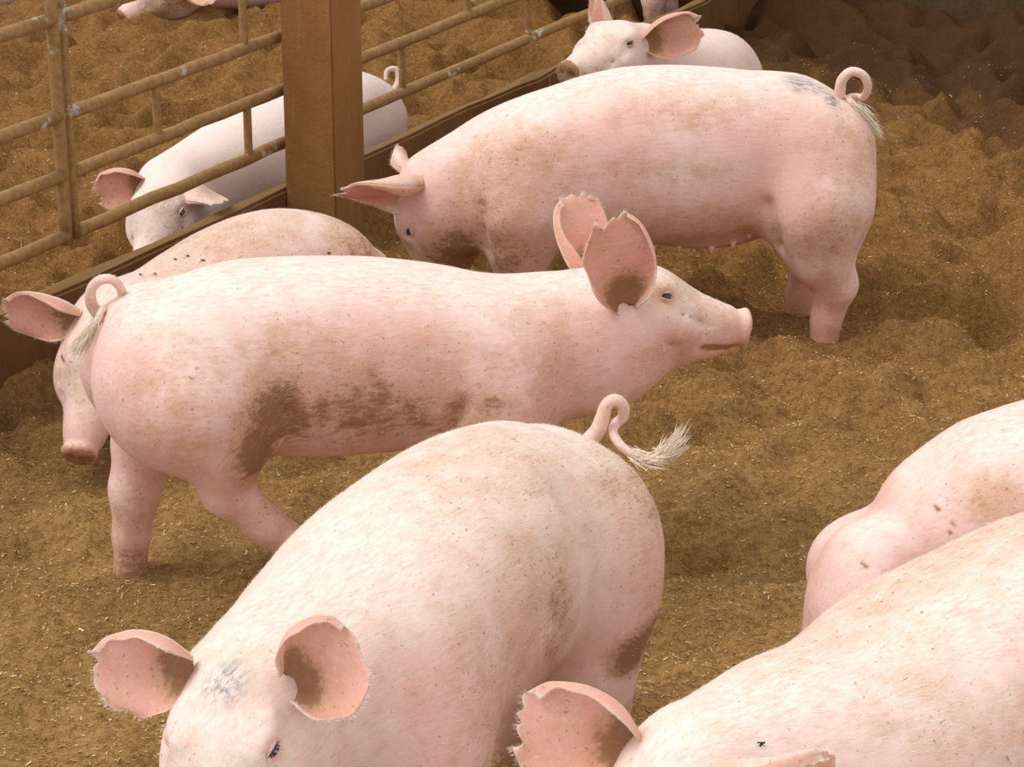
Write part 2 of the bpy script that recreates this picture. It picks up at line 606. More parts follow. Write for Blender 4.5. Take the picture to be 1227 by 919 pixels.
def sd_loft(P, st, cap0, cap1, up=(0, 0, 1.)):
    """st rows: x y z rv rl, swept elliptical body"""
    S = catmull(st, 44)
    C = S[:, :3].astype(np.float32)
    T = np.gradient(C, axis=0); T /= np.linalg.norm(T, axis=1)[:, None]
    best = np.full(len(P), 1e9, np.float32); idx = np.zeros(len(P), np.int32)
    for i in range(len(C)):
        q = P - C[i]
        d = np.einsum('ij,ij->i', q, q)
        m = d < best
        best[m] = d[m]; idx[m] = i
    q = P - C[idx]
    t = T[idx]
    al = np.einsum('ij,ij->i', q, t)
    seg = float(np.linalg.norm(C[1] - C[0]))
    # move continuously along the curve
    n = len(C)
    f = np.clip(idx + np.clip(al / np.maximum(np.linalg.norm(np.gradient(C, axis=0), axis=1)[idx], 1e-6), -.5, .5), 0, n - 1)
    i0 = np.minimum(f.astype(np.int32), n - 2); fr = (f - i0).astype(np.float32)[:, None]
    c = C[i0] * (1 - fr) + C[i0 + 1] * fr
    t = T[i0] * (1 - fr) + T[i0 + 1] * fr
    t /= np.linalg.norm(t, axis=1)[:, None]
    rv = (S[i0, 3] * (1 - fr[:, 0]) + S[i0 + 1, 3] * fr[:, 0]); rl = (S[i0, 4] * (1 - fr[:, 0]) + S[i0 + 1, 4] * fr[:, 0])
    q = P - c
    side = np.cross(np.asarray(up, np.float32), t); side /= np.linalg.norm(side, axis=1)[:, None] + 1e-9
    u3 = np.cross(t, side)
    a = np.einsum('ij,ij->i', q, side); b = np.einsum('ij,ij->i', q, u3); w = np.einsum('ij,ij->i', q, t)
    cap = np.where(w < 0, cap0, cap1)
    e = 2.25
    k = ((np.abs(a) / rl) ** e + (np.abs(b) / rv) ** e) ** (2 / e) + (w / cap) ** 2
    k = np.sqrt(k) + 1e-6
    L = np.sqrt(a * a + b * b + w * w)
    d = L * (1 - 1 / k)
    return np.where(k < .4, -.6 * np.minimum(rv, rl), np.maximum(d, -np.minimum(rv, rl)))


def surface_nets(vol, o, h):
    s = vol < 0
    nx, ny, nz = vol.shape
    corners = [(i, j, k) for i in (0, 1) for j in (0, 1) for k in (0, 1)]
    sub = lambda A, c: A[c[0]:nx - 1 + c[0], c[1]:ny - 1 + c[1], c[2]:nz - 1 + c[2]]
    cnt = sum(sub(s, c).astype(np.int8) for c in corners)
    act = (cnt > 0) & (cnt < 8)
    ids = np.full(act.shape, -1, np.int64)
    I, J, K = np.nonzero(act)
    ids[I, J, K] = np.arange(len(I))
    acc = np.zeros((len(I), 3)); num = np.zeros(len(I))
    for a in range(8):
        for b in range(a + 1, 8):
            ca, cb = corners[a], corners[b]
            if sum(abs(p - q) for p, q in zip(ca, cb)) != 1: continue
            va = vol[I + ca[0], J + ca[1], K + ca[2]]; vb = vol[I + cb[0], J + cb[1], K + cb[2]]
            m = (va < 0) != (vb < 0)
            t = np.where(m, va / np.where(m, va - vb, 1), 0)
            p = np.array(ca) + t[:, None] * (np.array(cb) - np.array(ca))
            acc += p * m[:, None]; num += m
    V = (np.column_stack([I, J, K]) + acc / num[:, None]) * h + o
    Q = []
    for ax in range(3):
        sl0 = [slice(1, -1)] * 3; sl1 = [slice(1, -1)] * 3
        sl0[ax] = slice(0, -1); sl1[ax] = slice(1, None)
        s0 = s[tuple(sl0)]; s1 = s[tuple(sl1)]
        E = np.nonzero(s0 != s1)
        inside = s0[E]
        pos = [E[0].copy(), E[1].copy(), E[2].copy()]
        b1, b2 = (ax + 1) % 3, (ax + 2) % 3
        pos[b1] = pos[b1] + 1; pos[b2] = pos[b2] + 1
        def cell(d1, d2):
            q = [p.copy() for p in pos]
            q[b1] -= d1; q[b2] -= d2
            return ids[q[0], q[1], q[2]]
        q = np.stack([cell(1, 1), cell(0, 1), cell(0, 0), cell(1, 0)], -1)
        q[~inside] = q[~inside][:, ::-1]
        Q.append(q)
    return V, np.vstack(Q)


def polygonise(f, lo, hi, h):
    """f: points -> signed distance; two level evaluation"""
    B = 4
    n = [int(math.ceil((hi[i] - lo[i]) / (h * B))) for i in range(3)]
    lo = np.asarray(lo, float)
    ax = [lo[i] + (np.arange(n[i]) + .5) * h * B for i in range(3)]
    G = np.stack(np.meshgrid(*ax, indexing='ij'), -1).reshape(-1, 3).astype(np.float32)
    d = f(G).reshape(n)
    near = np.abs(d) < h * B * 2.0
    vol = np.repeat(np.repeat(np.repeat(np.where(d < 0, -1., 1.), B, 0), B, 1), B, 2).astype(np.float32)
    mask = np.repeat(np.repeat(np.repeat(near, B, 0), B, 1), B, 2)
    I = np.stack(np.nonzero(mask), -1)
    P = (lo + (I + .5) * h).astype(np.float32)
    out = np.concatenate([f(P[i:i + 200000]) for i in range(0, len(P), 200000)])
    vol[mask] = out
    V, Q = surface_nets(vol, lo + .5 * h, h)
    return V, Q


def unit(v):
    v = np.asarray(v, float)
    return v / np.linalg.norm(v)


def vert_normals(V, Q):
    a = V[Q[:, 2]] - V[Q[:, 0]]; b = V[Q[:, 3]] - V[Q[:, 1]]
    n = np.cross(a, b)
    N = np.zeros_like(V)
    for k in range(4): np.add.at(N, Q[:, k], n)
    return N / (np.linalg.norm(N, axis=1)[:, None] + 1e-12)


def relax(V, Q, it, lam=.5):
    for _ in range(it):
        S = np.zeros_like(V); c = np.zeros(len(V))
        for k in range(4):
            a, b = Q[:, k], Q[:, (k + 1) % 4]
            np.add.at(S, a, V[b]); np.add.at(c, a, 1)
        V = V + lam * (S / np.maximum(c, 1)[:, None] - V)
    return V


def blades(P, N, D, L, W, lift, r):
    """thin curved two-triangle bristles"""
    n = len(P)
    D = D + r.normal(0, .22, (n, 3))
    D = D - N * np.einsum('ij,ij->i', D, N)[:, None]
    D /= np.linalg.norm(D, axis=1)[:, None] + 1e-9
    s = np.cross(N, D)
    dirr = D * np.cos(lift)[:, None] + N * np.sin(lift)[:, None]
    mid = P + dirr * (L * .55)[:, None]
    tip = mid + (D * np.cos(lift * .3)[:, None] + N * np.sin(lift * .3)[:, None]) * (L * .45)[:, None]
    V = np.stack([P - s * W[:, None], P + s * W[:, None], mid + s * W[:, None] * .8, tip, mid - s * W[:, None] * .8], 1).reshape(-1, 3)
    b = np.arange(n)[:, None] * 5
    return V, [np.hstack([b, b + 1, b + 2, b + 4]), np.hstack([b + 4, b + 2, b + 3])]


def sample_surface(V, Q, N, n, r, weight=None):
    ar = np.linalg.norm(np.cross(V[Q[:, 2]] - V[Q[:, 0]], V[Q[:, 3]] - V[Q[:, 1]]), axis=1)
    if weight is not None: ar = ar * weight[Q].mean(1)
    f = r.choice(len(Q), n, p=ar / ar.sum())
    u, v = r.random(n)[:, None], r.random(n)[:, None]
    q = Q[f]
    bl = lambda A: (A[q[:, 0]] * (1 - u) + A[q[:, 1]] * u) * (1 - v) + (A[q[:, 3]] * (1 - u) + A[q[:, 2]] * u) * v
    nn = bl(N)
    return bl(V), nn / (np.linalg.norm(nn, axis=1)[:, None] + 1e-9)


EAR_S = np.array([[-.14, -.18, -.10, .03, .16, .14], [-.36, -.48, -.26, .07, .42, .42], [-.50, -.58, -.27, .10, .45, .54],
                  [-.46, -.50, -.23, .09, .36, .46], [-.30, -.32, -.14, .06, .24, .30]])
EAR_D = np.array([[.14, .02, -.12, -.12, .02, .14], [.46, .16, -.10, -.10, .08, .30], [.30, .15, .0, -.02, .03, .08],
                  [.14, .08, .02, .0, .0, .01], [.08, .05, .02, .0, -.01, -.02]])
EAR_L = np.array([-.16, .14, .50, .84, 1.0])


def _grid(A, nu, nv):
    B = catmull(A.T, nv).T if A.ndim == 2 else None
    return catmull(B, nu)


def ear_mesh(base, d, nrm, L, W, r, curl=.35, rag=.05, droop=0.0, flip=1, roll=1.0, tw=0.0):
    """broad pig ear: funnel at the root with one long edge rolled over the hollow, blunt ragged tip;
    d tip direction, nrm the direction its hollow faces, flip picks the rolled edge"""
    d = unit(d); nrm = unit(np.asarray(nrm) - d * np.dot(nrm, d)); s = np.cross(nrm, d)
    nu, nv = 30, 27
    S = _grid(EAR_S, nu, nv); D = _grid(EAR_D * np.array([roll, roll, 1, 1, 1, 1]), nu, nv)
    Lr = catmull(EAR_L[:, None], nu)[:, 0]
    k = 9
    ragv = np.interp(np.linspace(-1, 1, nv), np.linspace(-1, 1, k), r.normal(0, 1, k)) * rag
    ragu = [np.interp(np.linspace(0, 1, nu), np.linspace(0, 1, k), r.normal(0, 1, k)) * rag * .8 for _ in (0, 1)]
    # one or two torn notches in the free edge
    for _ in range(2):
        nq = r.uniform(-.8, .8); vv_ = np.linspace(-1, 1, nv)
        ragv -= .10 * r.random() * np.clip(1 - np.abs(vv_ - nq) / .14, 0, 1) * (rag / .05)
    ph = r.random(3) * 6
    V = []
    for shell in (0, 1):
        for i in range(nu):
            u = i / (nu - 1)
            for j in range(nv):
                v = -1 + 2 * j / (nv - 1)
                edge = abs(v) ** 4
                lat = S[i, j] * W * (1 + edge * ragu[0 if v < 0 else 1][i] * min(1, u * 2)) * flip
                dep = D[i, j] * W + curl * .12 * W * u * v * v
                rid = W * (.022 * math.sin(v * 7 + ph[0]) * math.sin(PI * u) + .028 * math.sin(u * 8 + v * 3 + ph[1]) * u)
                lu = L * Lr[i] * (1 + ragv[j] * u ** 3) * (1 - .10 * v * v * u)
                bend = droop * u * u * L
                thick = (.0015 + .0060 * (1 - u) ** 1.5) * (1 - .6 * max(edge, u ** 8))
                c2, s2 = math.cos(tw * u), math.sin(tw * u)
                a, b = lat * c2 - dep * s2, lat * s2 + dep * c2
                V.append(base + d * lu + s * a + nrm * (b - bend + rid + (thick if shell else -thick)))
    V = np.array(V)
    i, j = np.meshgrid(np.arange(nu - 1), np.arange(nv - 1), indexing='ij')
    a = (i * nv + j).ravel(); o = nu * nv
    F = [np.stack([a, a + 1, a + nv + 1, a + nv], -1), np.stack([a + o, a + nv + o, a + nv + 1 + o, a + 1 + o], -1)]
    ring = [k for k in range(nv)] + [i * nv + nv - 1 for i in range(1, nu)] + [(nu - 1) * nv + k for k in range(nv - 2, -1, -1)] + [i * nv for i in range(nu - 2, 0, -1)]
    ring = np.array(ring); nx = np.roll(ring, -1)
    F.append(np.stack([nx, ring, ring + o, nx + o], -1))
    F = np.vstack(F)
    if flip < 0: F = F[:, ::-1]
    inner = np.r_[np.zeros(o), np.ones(o)]
    uu = np.tile(np.repeat(np.linspace(0, 1, nu), nv), 2)
    vv = np.tile(np.tile(np.linspace(-1, 1, nv), nu), 2)
    return V, F, inner, uu, vv


HALF = ((1,), (-1,))


def pig(cfg):
    r = np.random.default_rng(cfg.get('seed', 1))
    O = np.array([*cfg['origin'], 0.0]); hd = cfg['heading']
    c, s = math.cos(hd), math.sin(hd)
    M = np.array([[c, s, 0], [-s, c, 0], [0, 0, 1.]])            # world -> local
    WL = lambda p: M @ (np.asarray(p, float) - O)                 # point
    WV = lambda v: M @ np.asarray(v, float)                       # vector
    root = empty('pig', tuple(O), hd)
    tag(root, cfg['label'], 'pig', 'pigs in the pens')
    h = cfg.get('h', .010)
    st = np.array(cfg['spine'], float)
    if cfg.get('world'):
        st = np.array([[*WL(q[:3]), *q[3:]] for q in st])
        fix = WL
    else:
        fix = lambda p: np.asarray(p, float)
    prims = []          # (function, k)
    for L in cfg.get('legs', []):
        pts = [np.array([*(WL(q[:3]) if (L[0] == 'w' or cfg.get('world')) else q[:3]), q[3]]) for q in (L[1:] if L[0] == 'w' else L)]
        prims.append(('leg', pts, .045))
    for b in cfg.get('blobs', []):
        cc, rr = fix(b[0]), b[1]
        R = None
        if len(b) > 3 and b[3] is not None:
            a1 = unit(WV(b[3]) if cfg.get('world') else b[3]); a2 = unit(np.cross([0, 0, 1.], a1)); R = np.array([a1, a2, np.cross(a1, a2)])
        prims.append(('ell', cc, rr, R, b[2]))
    hs = cfg.get('hs', 1.0)
    poll = WL(cfg['poll']); snt = WL(cfg['snout'])
    A = unit(snt - poll); U = WV(cfg.get('headup', (0, 0, 1.))); U = unit(U - A * np.dot(U, A)); S = np.cross(U, A)
    HM = np.array([A, S, U])
    hp = lambda p: poll + (np.asarray(p, float) * hs) @ HM
    kl = np.linalg.norm(snt - poll) / .30 / hs

    def hp2(p): return hp((p[0] * kl, p[1], p[2]))
    grooves = [([fix(p) for p in g[0]], g[1], g[2]) for g in cfg.get('grooves', [])]
    eyes = [hp2((.103, sg * .063, .061)) for sg in (1, -1)]

    def head(P):
        H = ((P - poll.astype(np.float32)) @ HM.T.astype(np.float32)) / hs
        H = H / np.array([kl, 1, 1], np.float32)
        d = sd_ell(H, (.06, 0, .0), (.115, .086, .100))
        d = smin(d, sd_cone(H, (.11, 0, .004), (.268, 0, -.004), .076, .040), .04)
        d = smin(d, sd_cone(H, (.05, 0, -.070), (.235, 0, -.032), .068, .030), .035)
        d = smin(d, sd_ell(H, (.294, 0, -.002), (.018, .043, .040)), .010)
        for sg in (1, -1):
            d = smin(d, sd_ell(H, (.04, sg * .050, -.066), (.095, .046, .075)), .04)
            d = smin(d, sd_ell(H, (.105, sg * .060, .000), (.06, .030, .040)), .03)
            d = smin(d, sd_ell(H, (.088, sg * .050, .078), (.036, .020, .010)), .02)
            e = np.array((.103, sg * .063, .061))
            d = smin(d, sd_ell(H, e + (0, -sg * .005, 0), (.028, .015, .021)), .012)
            d = smax(d, -sd_ell(H, e + (.006, sg * .010, .003), (.017, .015, .013)), .006)
            d = smax(d, -sd_cone(H, e + (.020, sg * .008, -.010), e + (.045, sg * .006, -.035), .004, .002), .010)
            # mouth corner and lip line
            d = smax(d, -sd_cone(H, (.284, sg * .030, -.037), (.195, sg * .054, -.034), .003, .006), .010)
            # nostrils
            d = smax(d, -sd_ell(H, (.308, sg * .0160, -.002), (.022, .0085, .0115)), .004)
        # wrinkles across the top of the muzzle
        for q in (.205, .228, .250):
            d = smax(d, -sd_cone(H, (q, .022, .056 - (q - .2) * .25), (q, -.022, .056 - (q - .2) * .25), .002, .002), .010)
        for q in (.060, .078):
            d = smax(d, -sd_cone(H, (q, .030, .101), (q + .004, -.030, .101), .002, .002), .012)
        for sg in (1, -1):
            d = smax(d, -sd_cone(H, (.09, sg * .088, -.005), (.15, sg * .078, -.035), .003, .003), .014)
            d = smax(d, -sd_cone(H, (.135, sg * .060, .028), (.20, sg * .052, .012), .004, .003), .016)
        d = d + .0045 * np.exp(-((H[:, 0] - .279) / .0055) ** 2)
        # flatten the snout disc face
        d = smax(d, (H[:, 0] - .306), .006)
        return d * hs

    has_head = cfg.get('head', True)

    def f(P):
        d = sd_loft(P, st, cfg.get('cap0', .10), cfg.get('cap1', .10))
        for p in prims:
            if p[0] == 'leg':
                e = None
                for a, b in zip(p[1][:-1], p[1][1:]):
                    q = sd_cone(P, a[:3], b[:3], float(a[3]), float(b[3]))
                    e = q if e is None else smin(e, q, .02)
                d = smin(d, e, p[2])
            else:
                d = smin(d, sd_ell(P, p[1], p[2], p[3]), p[4])
        if has_head: d = smin(d, head(P), .06)
        for pts, rad, k in grooves:
            for a, b in zip(pts[:-1], pts[1:]):
                d = smax(d, -sd_cone(P, a, b, rad, rad), k)
        return d

    # bounds
    pts = [st[:, :3] + .24, st[:, :3] - .24]
    if has_head: pts += [np.array([hp2((.36, .10, .12)), hp2((.36, -.10, -.14)), hp2((0, .14, .15)), hp2((0, -.14, -.17))])]
    for p in prims:
        if p[0] == 'leg': pts.append(np.array([q[:3] + sg * (q[3] + .03) for q in p[1] for sg in (1, -1)]))
        else: pts.append(np.array([p[1] + max(p[2]), p[1] - max(p[2])]))
    pts = np.vstack(pts)
    V, Q = polygonise(f, pts.min(0) - .02, pts.max(0) + .02, h)
    V = relax(V, Q, 2, .5)
    N = vert_normals(V, Q)
    lump = np.zeros(len(V))
    for k in range(14):
        fr = r.normal(0, 1, 3); fr *= r.uniform(25, 75) / np.linalg.norm(fr)
        lump += np.sin(V @ fr + r.random() * 6.3) * r.uniform(.3, 1) * 30 / np.linalg.norm(fr)
    V = V + N * (lump * .00055)[:, None]

    def paint(key):
        a = np.zeros(len(V))
        for sp in cfg.get(key, []):
            cc = fix(sp[0]); rr = np.asarray(sp[1], float)
            q = np.linalg.norm((V - cc) / rr, axis=1)
            a = np.maximum(a, sp[2] * np.clip(1.35 - q, 0, 1) ** .8)
        return a
    mud = paint('mud') + cfg.get('dirt', .0) + .06
    mud += .55 * np.clip((.085 - V[:, 2]) / .06, 0, 1) * bool(cfg.get('legs'))
    mark = paint('mark')
    pink = paint('pink')
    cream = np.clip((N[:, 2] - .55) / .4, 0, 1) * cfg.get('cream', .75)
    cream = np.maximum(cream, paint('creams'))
    if has_head:
        Hh = ((V - poll) @ HM.T) / hs / np.array([kl, 1, 1])
        disc = np.clip((Hh[:, 0] - .284) / .012, 0, 1)
        pink = np.maximum(pink, np.clip((Hh[:, 0] - .24) / .08, 0, 1) * .6)
        for e in eyes:
            q = np.linalg.norm(V - e, axis=1) / hs
            pink = np.maximum(pink, np.clip(1.3 - q / .032, 0, 1) * .55)
        face = np.clip(1 - np.abs(Hh[:, 0] - .14) / .14, 0, 1) * np.clip(Hh[:, 2] / .05, 0, 1)
        cream = np.maximum(cream, face * cfg.get('facecream', .55))
        mud = np.maximum(mud, disc * cfg.get('snoutmud', .3))
        mud = np.maximum(mud, np.clip(1 - np.abs(Hh[:, 0] - .15) / .13, 0, 1) * cfg.get('facemud', .30) * np.clip(.6 + Hh[:, 2] / .1, 0, 1))
        for sg in (1, -1):
            a0, b0 = np.array((.284, sg * .028, -.036)), np.array((.205, sg * .049, -.034))
            tt = np.clip(((Hh - a0) @ (b0 - a0)) / ((b0 - a0) @ (b0 - a0)), 0, 1)
            mud = np.maximum(mud, 1.25 * np.clip(1.6 - np.linalg.norm(Hh - a0 - tt[:, None] * (b0 - a0), axis=1) / .0075, 0, 1))  # dark of the mouth gap, painted along the lip line
            mud = np.maximum(mud, 1.3 * np.clip(1.7 - np.linalg.norm((Hh - (.304, sg * .0155, -.002)) / (1.5, .8, 1), axis=1) / .010, 0, 1))  # painted shade inside the nostrils
        pink = np.maximum(pink, disc * .9)
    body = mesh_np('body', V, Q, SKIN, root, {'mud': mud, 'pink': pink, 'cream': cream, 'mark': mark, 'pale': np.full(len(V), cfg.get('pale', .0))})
    bV, bF, off = [], [[], []], 0

    def add_blades(Vb, Fb):
        nonlocal off
        bV.append(Vb); bF[0].append(Fb[0] + off); bF[1].append(Fb[1] + off); off += len(Vb)
    nb = cfg.get('hair', 2500)
    if nb:
        w = .35 + 1.2 * np.clip((N[:, 2] + .1) / .9, 0, 1)
        w *= (V[:, 2] > .12)
        P, Nn = sample_surface(V, Q, N, nb, r, w)
        # direction of lie: towards the tail and down the flanks
        spd = st[0, :3] - st[-1, :3]
        D = np.tile(unit(spd), (nb, 1)) + np.array([0, 0, -.55]) * (1 - np.clip(Nn[:, 2:3], 0, 1))
        if has_head:
            Hp = (P - poll) @ HM.T
            ish = Hp[:, 0] > .03
            D[ish] = -A + U * .1
        tops = np.clip(Nn[:, 2], 0, 1)
        L = r.uniform(.007, .014, nb) * (1 + .4 * tops) * cfg.get('hl', 1.0)
        W = r.uniform(.00012, .00024, nb) * cfg.get('hw', 1.0)
        add_blades(*blades(P, Nn, D, L, W, r.uniform(.05, .28, nb), r))
    # ears
    for e in cfg.get('ears', []):
        base = WL(e['base']) if 'base' in e else hp2(e['hb'])
        eV, eF, inner, uu, vv = ear_mesh(base, WV(e['d']), WV(e['n']), e.get('L', .18), e.get('W', .14), r, e.get('curl', .35), e.get('rag', .05), e.get('droop', 0.), e.get('flip', 1), e.get('roll', 1.), e.get('tw', 0.))
        pk = np.clip(inner * (.55 + .35 * (1 - uu)) + .25, 0, 1) * e.get('pk', 1)
        mesh_np('ear', eV, eF, SKIN, root, {'mud': e.get('mud', .36) + 1.5 * inner * np.clip(1 - np.hypot(uu / .42, vv / .75), 0, 1) ** .8, 'pink': pk, 'cream': .55 * (1 - inner) + .8 * np.clip((np.maximum(np.abs(vv), uu) - .9) / .1, 0, 1), 'mark': np.zeros(len(eV))})  # dirt on the ear, plus painted shade deep in its canal
        ne = cfg.get('earhair', 420)
        if ne:
            rim = np.nonzero((np.abs(vv) > .93) | (uu > .97))[0]
            k = r.choice(rim, ne)
            cen = eV.mean(0)
            o_ = eV[k] - cen
            Dd = o_ / (np.linalg.norm(o_, axis=1)[:, None] + 1e-9) + 1.0 * unit(WV(e['d']))
            nn = np.cross(Dd, r.normal(0, 1, (ne, 3))); nn /= np.linalg.norm(nn, axis=1)[:, None]
            add_blades(*blades(eV[k] + r.normal(0, .001, (ne, 3)), nn, Dd, r.uniform(.003, .008, ne), np.full(ne, .00018), np.full(ne, .1), r))
    if has_head and cfg.get('eyes', True):
        for e, sg in zip(eyes, (1, -1)):
            import bmesh
            bm = bmesh.new(); bmesh.ops.create_uvsphere(bm, u_segments=14, v_segments=10, radius=.0112 * hs)
            me = bpy.data.meshes.new('eye'); bm.to_mesh(me); bm.free()
            for p in me.polygons: p.use_smooth = True
            me.materials.append(EYE)
            o = bpy.data.objects.new('eye', me); COL.objects.link(o); o.parent = root
            out = unit(S * sg + A * .45 + U * .50)
            fwd = unit(A - out * np.dot(A, out)); upv = np.cross(out, fwd); upv = upv * np.sign(np.dot(upv, U))
            ce = e - out * .0005 * hs
            o.location = tuple(ce)
            for k, (e0, e1, rr) in enumerate(((.48, 1.5, .0142), (-.36, -1.5, .0136))):
                na, ne_ = 17, 7
                LV = []
                for sh in (0, 1):
                    for az in np.linspace(-1.75, 1.75, na):
                        w0 = e0 * max(math.cos(az), 0) + .02 * np.sign(e0)
                        for q in np.linspace(0, 1, ne_):
                            el = w0 + (e1 - w0) * q
                            rad = (rr - sh * .0025 + .0012 * math.exp(-(q / .12) ** 2) * (1 - sh)) * hs
                            LV.append(ce + rad * (math.cos(el) * (math.cos(az) * out + 1.12 * math.sin(az) * fwd) + math.sin(el) * upv))
                LV = np.array(LV); nn_ = na * ne_
                ii, jj = np.meshgrid(np.arange(na - 1), np.arange(ne_ - 1), indexing='ij')
                a0 = (ii * ne_ + jj).ravel()
                q0 = np.stack([a0, a0 + ne_, a0 + ne_ + 1, a0 + 1], -1)
                rim = np.arange(na - 1) * ne_
                FF = np.vstack([q0, (q0 + nn_)[:, ::-1], np.stack([rim, rim + nn_, rim + ne_ + nn_, rim + ne_], -1)])
                z = np.zeros(2 * nn_)
                mesh_np('eyelid', LV, FF, SKIN, root, {'mud': z + .28, 'pink': z + .35, 'cream': z, 'mark': z, 'pale': z})
                if k == 0 and nb:
                    m = 14
                    az = r.uniform(-1.2, 1.2, m)
                    bp = ce + .0150 * hs * (np.cos(az)[:, None] * out + np.sin(az)[:, None] * fwd + .30 * upv)
                    add_blades(*blades(bp, np.tile(upv, (m, 1)), np.tile(out, (m, 1)) - .5 * upv + .5 * np.sin(az)[:, None] * fwd, r.uniform(.006, .011, m), np.full(m, .0002), np.full(m, .05), r))
    # tail
    if 'tail' in cfg:
        tp = np.array([WL(p) for p in cfg['tail']])
        P = catmull(tp, 40)
        rad = np.interp(np.linspace(0, 1, 40), [0, .25, 1], cfg.get('tail_r', (.014, .010, .006)))
        nvt = 40 * 12 + 2
        tl = tube('tail', P, rad, SKIN, root, 12, {'mud': np.full(nvt, cfg.get('tailmud', .25)), 'pink': np.full(nvt, .3), 'cream': np.full(nvt, .7), 'mark': np.zeros(nvt)})
        if 'tuft' in cfg:
            ts = np.array([WL(p) for p in cfg['tuft']])
            n = 420
            t0 = r.random(n) ** .8
            C0 = catmull(ts, 30)
            T0 = np.gradient(C0, axis=0); T0 /= np.linalg.norm(T0, axis=1)[:, None]
            k = (t0 * 26).astype(int)
            pp = C0[k] + r.normal(0, 1, (n, 3)) * cfg.get('tuft_r', .007)
            nn = np.cross(T0[k], r.normal(0, 1, (n, 3))); nn /= np.linalg.norm(nn, axis=1)[:, None]
            tV, tF = blades(pp, nn, T0[k], r.uniform(.022, .04, n), np.full(n, .0007), np.full(n, .12), r)
            tag(mesh_np('tail_tuft', tV, tF, BRISTLE, tl, smooth=False), kind='stuff')
        n = 200
        k = r.integers(2, 38, n)
        T0 = np.gradient(P, axis=0); T0 /= np.linalg.norm(T0, axis=1)[:, None]
        nn = np.cross(T0[k], r.normal(0, 1, (n, 3))); nn /= np.linalg.norm(nn, axis=1)[:, None]
        add_blades(*blades(P[k] + nn * rad[k][:, None] * .9, nn, T0[k], r.uniform(.008, .014, n), np.full(n, .0003), np.full(n, .35), r))
    # hooves: two claws at the end of every leg that reaches the ground
    for L in cfg.get('hooves', []):
        p = WL(L) if cfg.get('world') or len(L) == 4 else np.asarray(L[:3], float)
        for sg in (1, -1):
            V2, F2 = tube_data([p + (-.012, sg * .014, .035), p + (.0, sg * .015, .015), p + (.012, sg * .016, -.005), p + (.02, sg * .016, -.02)], [.013, .017, .018, .014], 10)
            mesh_np('hoof', V2, F2, HOOF, root)
    for tpos in cfg.get('teats', []):
        p = np.asarray(tpos, float)
        V2, F2 = tube_data([p + (0, 0, .012), p, p + (0, 0, -.006), p + (0, 0, -.009)], [.009, .0065, .0048, .002], 8)
        nv = len(V2)
        mesh_np('teat', V2, F2, SKIN, root, {'mud': np.zeros(nv), 'pink': np.full(nv, .5), 'cream': np.zeros(nv), 'mark': np.zeros(nv)})
    if bV:
        Vb = np.vstack(bV)
        o = mesh_np('bristles', Vb, [np.vstack(bF[0]), np.vstack(bF[1])], BRISTLE, root, smooth=False)
        tag(o, kind='stuff')
    return root, V, N, M, O


# ------------------------------------------------------------------ the pigs
PIGS = {}
